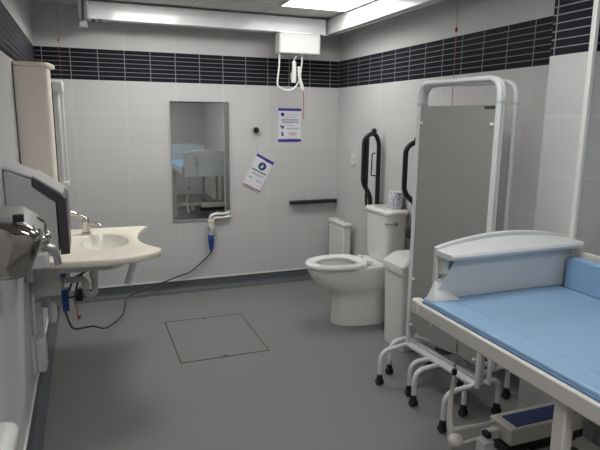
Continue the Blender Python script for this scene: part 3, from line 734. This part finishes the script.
# ---------------------------------------------------------------- basin mirror cabinet and lamp
t = thing('basin_cabinet', (-2.45, -1.4, .95), 'tall cream cabinet with curved top on the left wall beside the basin', 'cabinet')
cp = [(-2.535, -1.533), (-2.403, -1.533), (-2.385, -1.525), (-2.374, -1.505), (-2.368, -1.46), (-2.368, -1.38), (-2.535, -1.38)]
MB().prism(cp, 'z', .98, 1.772).build('body', M_cream2, t, bevel=.004)
cp2 = [(-2.535, -1.54), (-2.40, -1.542), (-2.375, -1.53), (-2.362, -1.50), (-2.345, -1.37), (-2.345, -1.35), (-2.535, -1.35)]
MB().prism(cp2, 'z', 1.772, 1.795).build('top', M_cream, t, bevel=.005)
bx(-2.537, -2.5345, -1.545, -1.525, .98, 1.79).build('edge_seal', M_dark, t)
bx(-2.42, -2.363, -1.38, -1.372, .98, 1.70).build('edge_gasket', M_dark, t)
t = thing('strip_light', (-2.4, -.75, 1.2), 'unlit pale wall light with white square cap beyond the cream cabinet', 'wall light')
bx(-2.425, -2.318, -1.04, -.95, 1.664, 1.735).build('cap', M_white, t, bevel=.012, segs=3)
bx(-2.537, -2.425, -1.02, -.97, 1.20, 1.60).build('wall_arm', M_white, t)
bx(-2.42, -2.345, -1.03, -.96, 1.12, 1.664).build('frosted_cover', M_frost, t, bevel=.012, segs=3)
MB().tube([(-2.328, -1.0, 1.664), (-2.328, -1.0, 1.12)], .006, 8).build('cord_tube', M_white, t)
bx(-2.425, -2.32, -1.03, -.96, 1.09, 1.12).build('foot_cap', M_white, t, bevel=.006)

# ---------------------------------------------------------------- paper towel dispenser
t = thing('towel_dispenser', (-2.42, -2.2, .93), 'large grey sloping topped dispenser with dark front strip on the left wall', 'dispenser')
yn, yf = -2.215, -1.93
side = [(-2.535, .90), (-2.535, 1.295), (-2.52, 1.300), (-2.432, 1.260), (-2.345, 1.190), (-2.345, .93)]
MB().prism(side, 'y', yn, yf).build('case', M_grey, t, bevel=.004)
strip_ = [(-2.432, 1.260), (-2.428, 1.273), (-2.322, 1.192), (-2.303, 1.174), (-2.303, .932), (-2.34, .93), (-2.34, 1.154), (-2.352, 1.166), (-2.432, 1.231)]
MB().prism(strip_, 'y', yn - .004, yf).build('front_cover', M_purp, t, bevel=.003)
MB().prism([(-2.43, 1.2735), (-2.320, 1.194), (-2.314, 1.198), (-2.426, 1.279)], 'y', yn - .003, yf).build('cover_rim', M_grey, t)
MB().prism([(-2.535, 1.300), (-2.52, 1.302), (-2.43, 1.264), (-2.427, 1.271), (-2.518, 1.314), (-2.535, 1.312)], 'y', yn - .002, yf).build('top_panel', M_lgrey, t, bevel=.002)

# ---------------------------------------------------------------- chrome hand dryer
t = thing('hand_dryer', (-2.44, -2.9, 1.0), 'shiny chrome hand dryer with rounded cover nearest on the left wall', 'hand dryer')
yn, yf = -2.95, -2.70
rings_ = []
prof = [(-2.535, 1.03), (-2.47, 1.03), (-2.42, 1.032), (-2.395, 1.045), (-2.375, 1.09), (-2.352, 1.15), (-2.356, 1.172), (-2.39, 1.196), (-2.45, 1.208), (-2.535, 1.213)]
for y_, s_ in ((yn - .006, .55), (yn - .004, .84), (yn + .002, .94), (yn + .012, .985), (yn + .03, 1.0), (yf - .03, 1.0), (yf - .01, .98), (yf, .92)):
    cx_, cz_ = -2.535, 1.125
    rings_.append([Vector((cx_ + (a - cx_) * s_, y_, cz_ + (b - cz_) * s_)) for a, b in prof])
MB().rings(rings_).build('cover', M_chrome_dark, t, sharp=70)
MB().prism([(-2.535, 1.225), (-2.42, 1.219), (-2.38, 1.19), (-2.358, 1.145), (-2.366, 1.137), (-2.382, 1.175), (-2.425, 1.203), (-2.535, 1.211)], 'y', yn + .03, yf + .01).build('top_edge', M_steel, t, bevel=.003)
bx(-2.43, -2.40, yn + .028, yn + .05, 1.205, 1.227).build('sensor', M_black, t)
t2 = thing('soap_dispenser', (-2.36, -2.6, .98), 'chrome lever soap dispenser peeping out beyond the hand dryer', 'soap dispenser')
MB().sphere((-2.385, -2.62, 1.085), .036, (1, 1, .9)).build('knob', M_chrome, t2)
MB().sphere((-2.362, -2.62, 1.10), .018).build('cap', M_chrome, t2)
MB().tube([(-2.385, -2.62, 1.07), (-2.35, -2.62, 1.055), (-2.335, -2.62, 1.03), (-2.33, -2.62, .99)], .017, 14, .03, r1=.013).build('spout', M_steel, t2)
MB().tube([(-2.537, -2.62, 1.07), (-2.385, -2.62, 1.07)], .02, 12).build('stem', M_steel, t2)
bx(-2.537, -2.36, -2.66, -2.58, .985, 1.045).build('body', M_lgrey, t2, bevel=.008)

# small white plastic item at the lower left of the view
t = thing('waste_bin', (-2.46, -3.2, .55), 'rounded white plastic bin lid cut off at the bottom left, against the left wall', 'bin')
m = MB().rings([rrect(-2.535, -2.455, -3.30, -3.03, .035, .56), rrect(-2.535, -2.448, -3.31, -3.02, .04, .60), rrect(-2.535, -2.452, -3.305, -3.025, .04, .615), rrect(-2.53, -2.475, -3.28, -3.05, .025, .63)]); m.build('lid', M_white, t, sharp=50)
m = MB().rings([rrect(-2.535, -2.475, -3.28, -3.05, .03, .25), rrect(-2.535, -2.46, -3.29, -3.04, .035, .56)]); m.build('body', M_white, t, sharp=50)
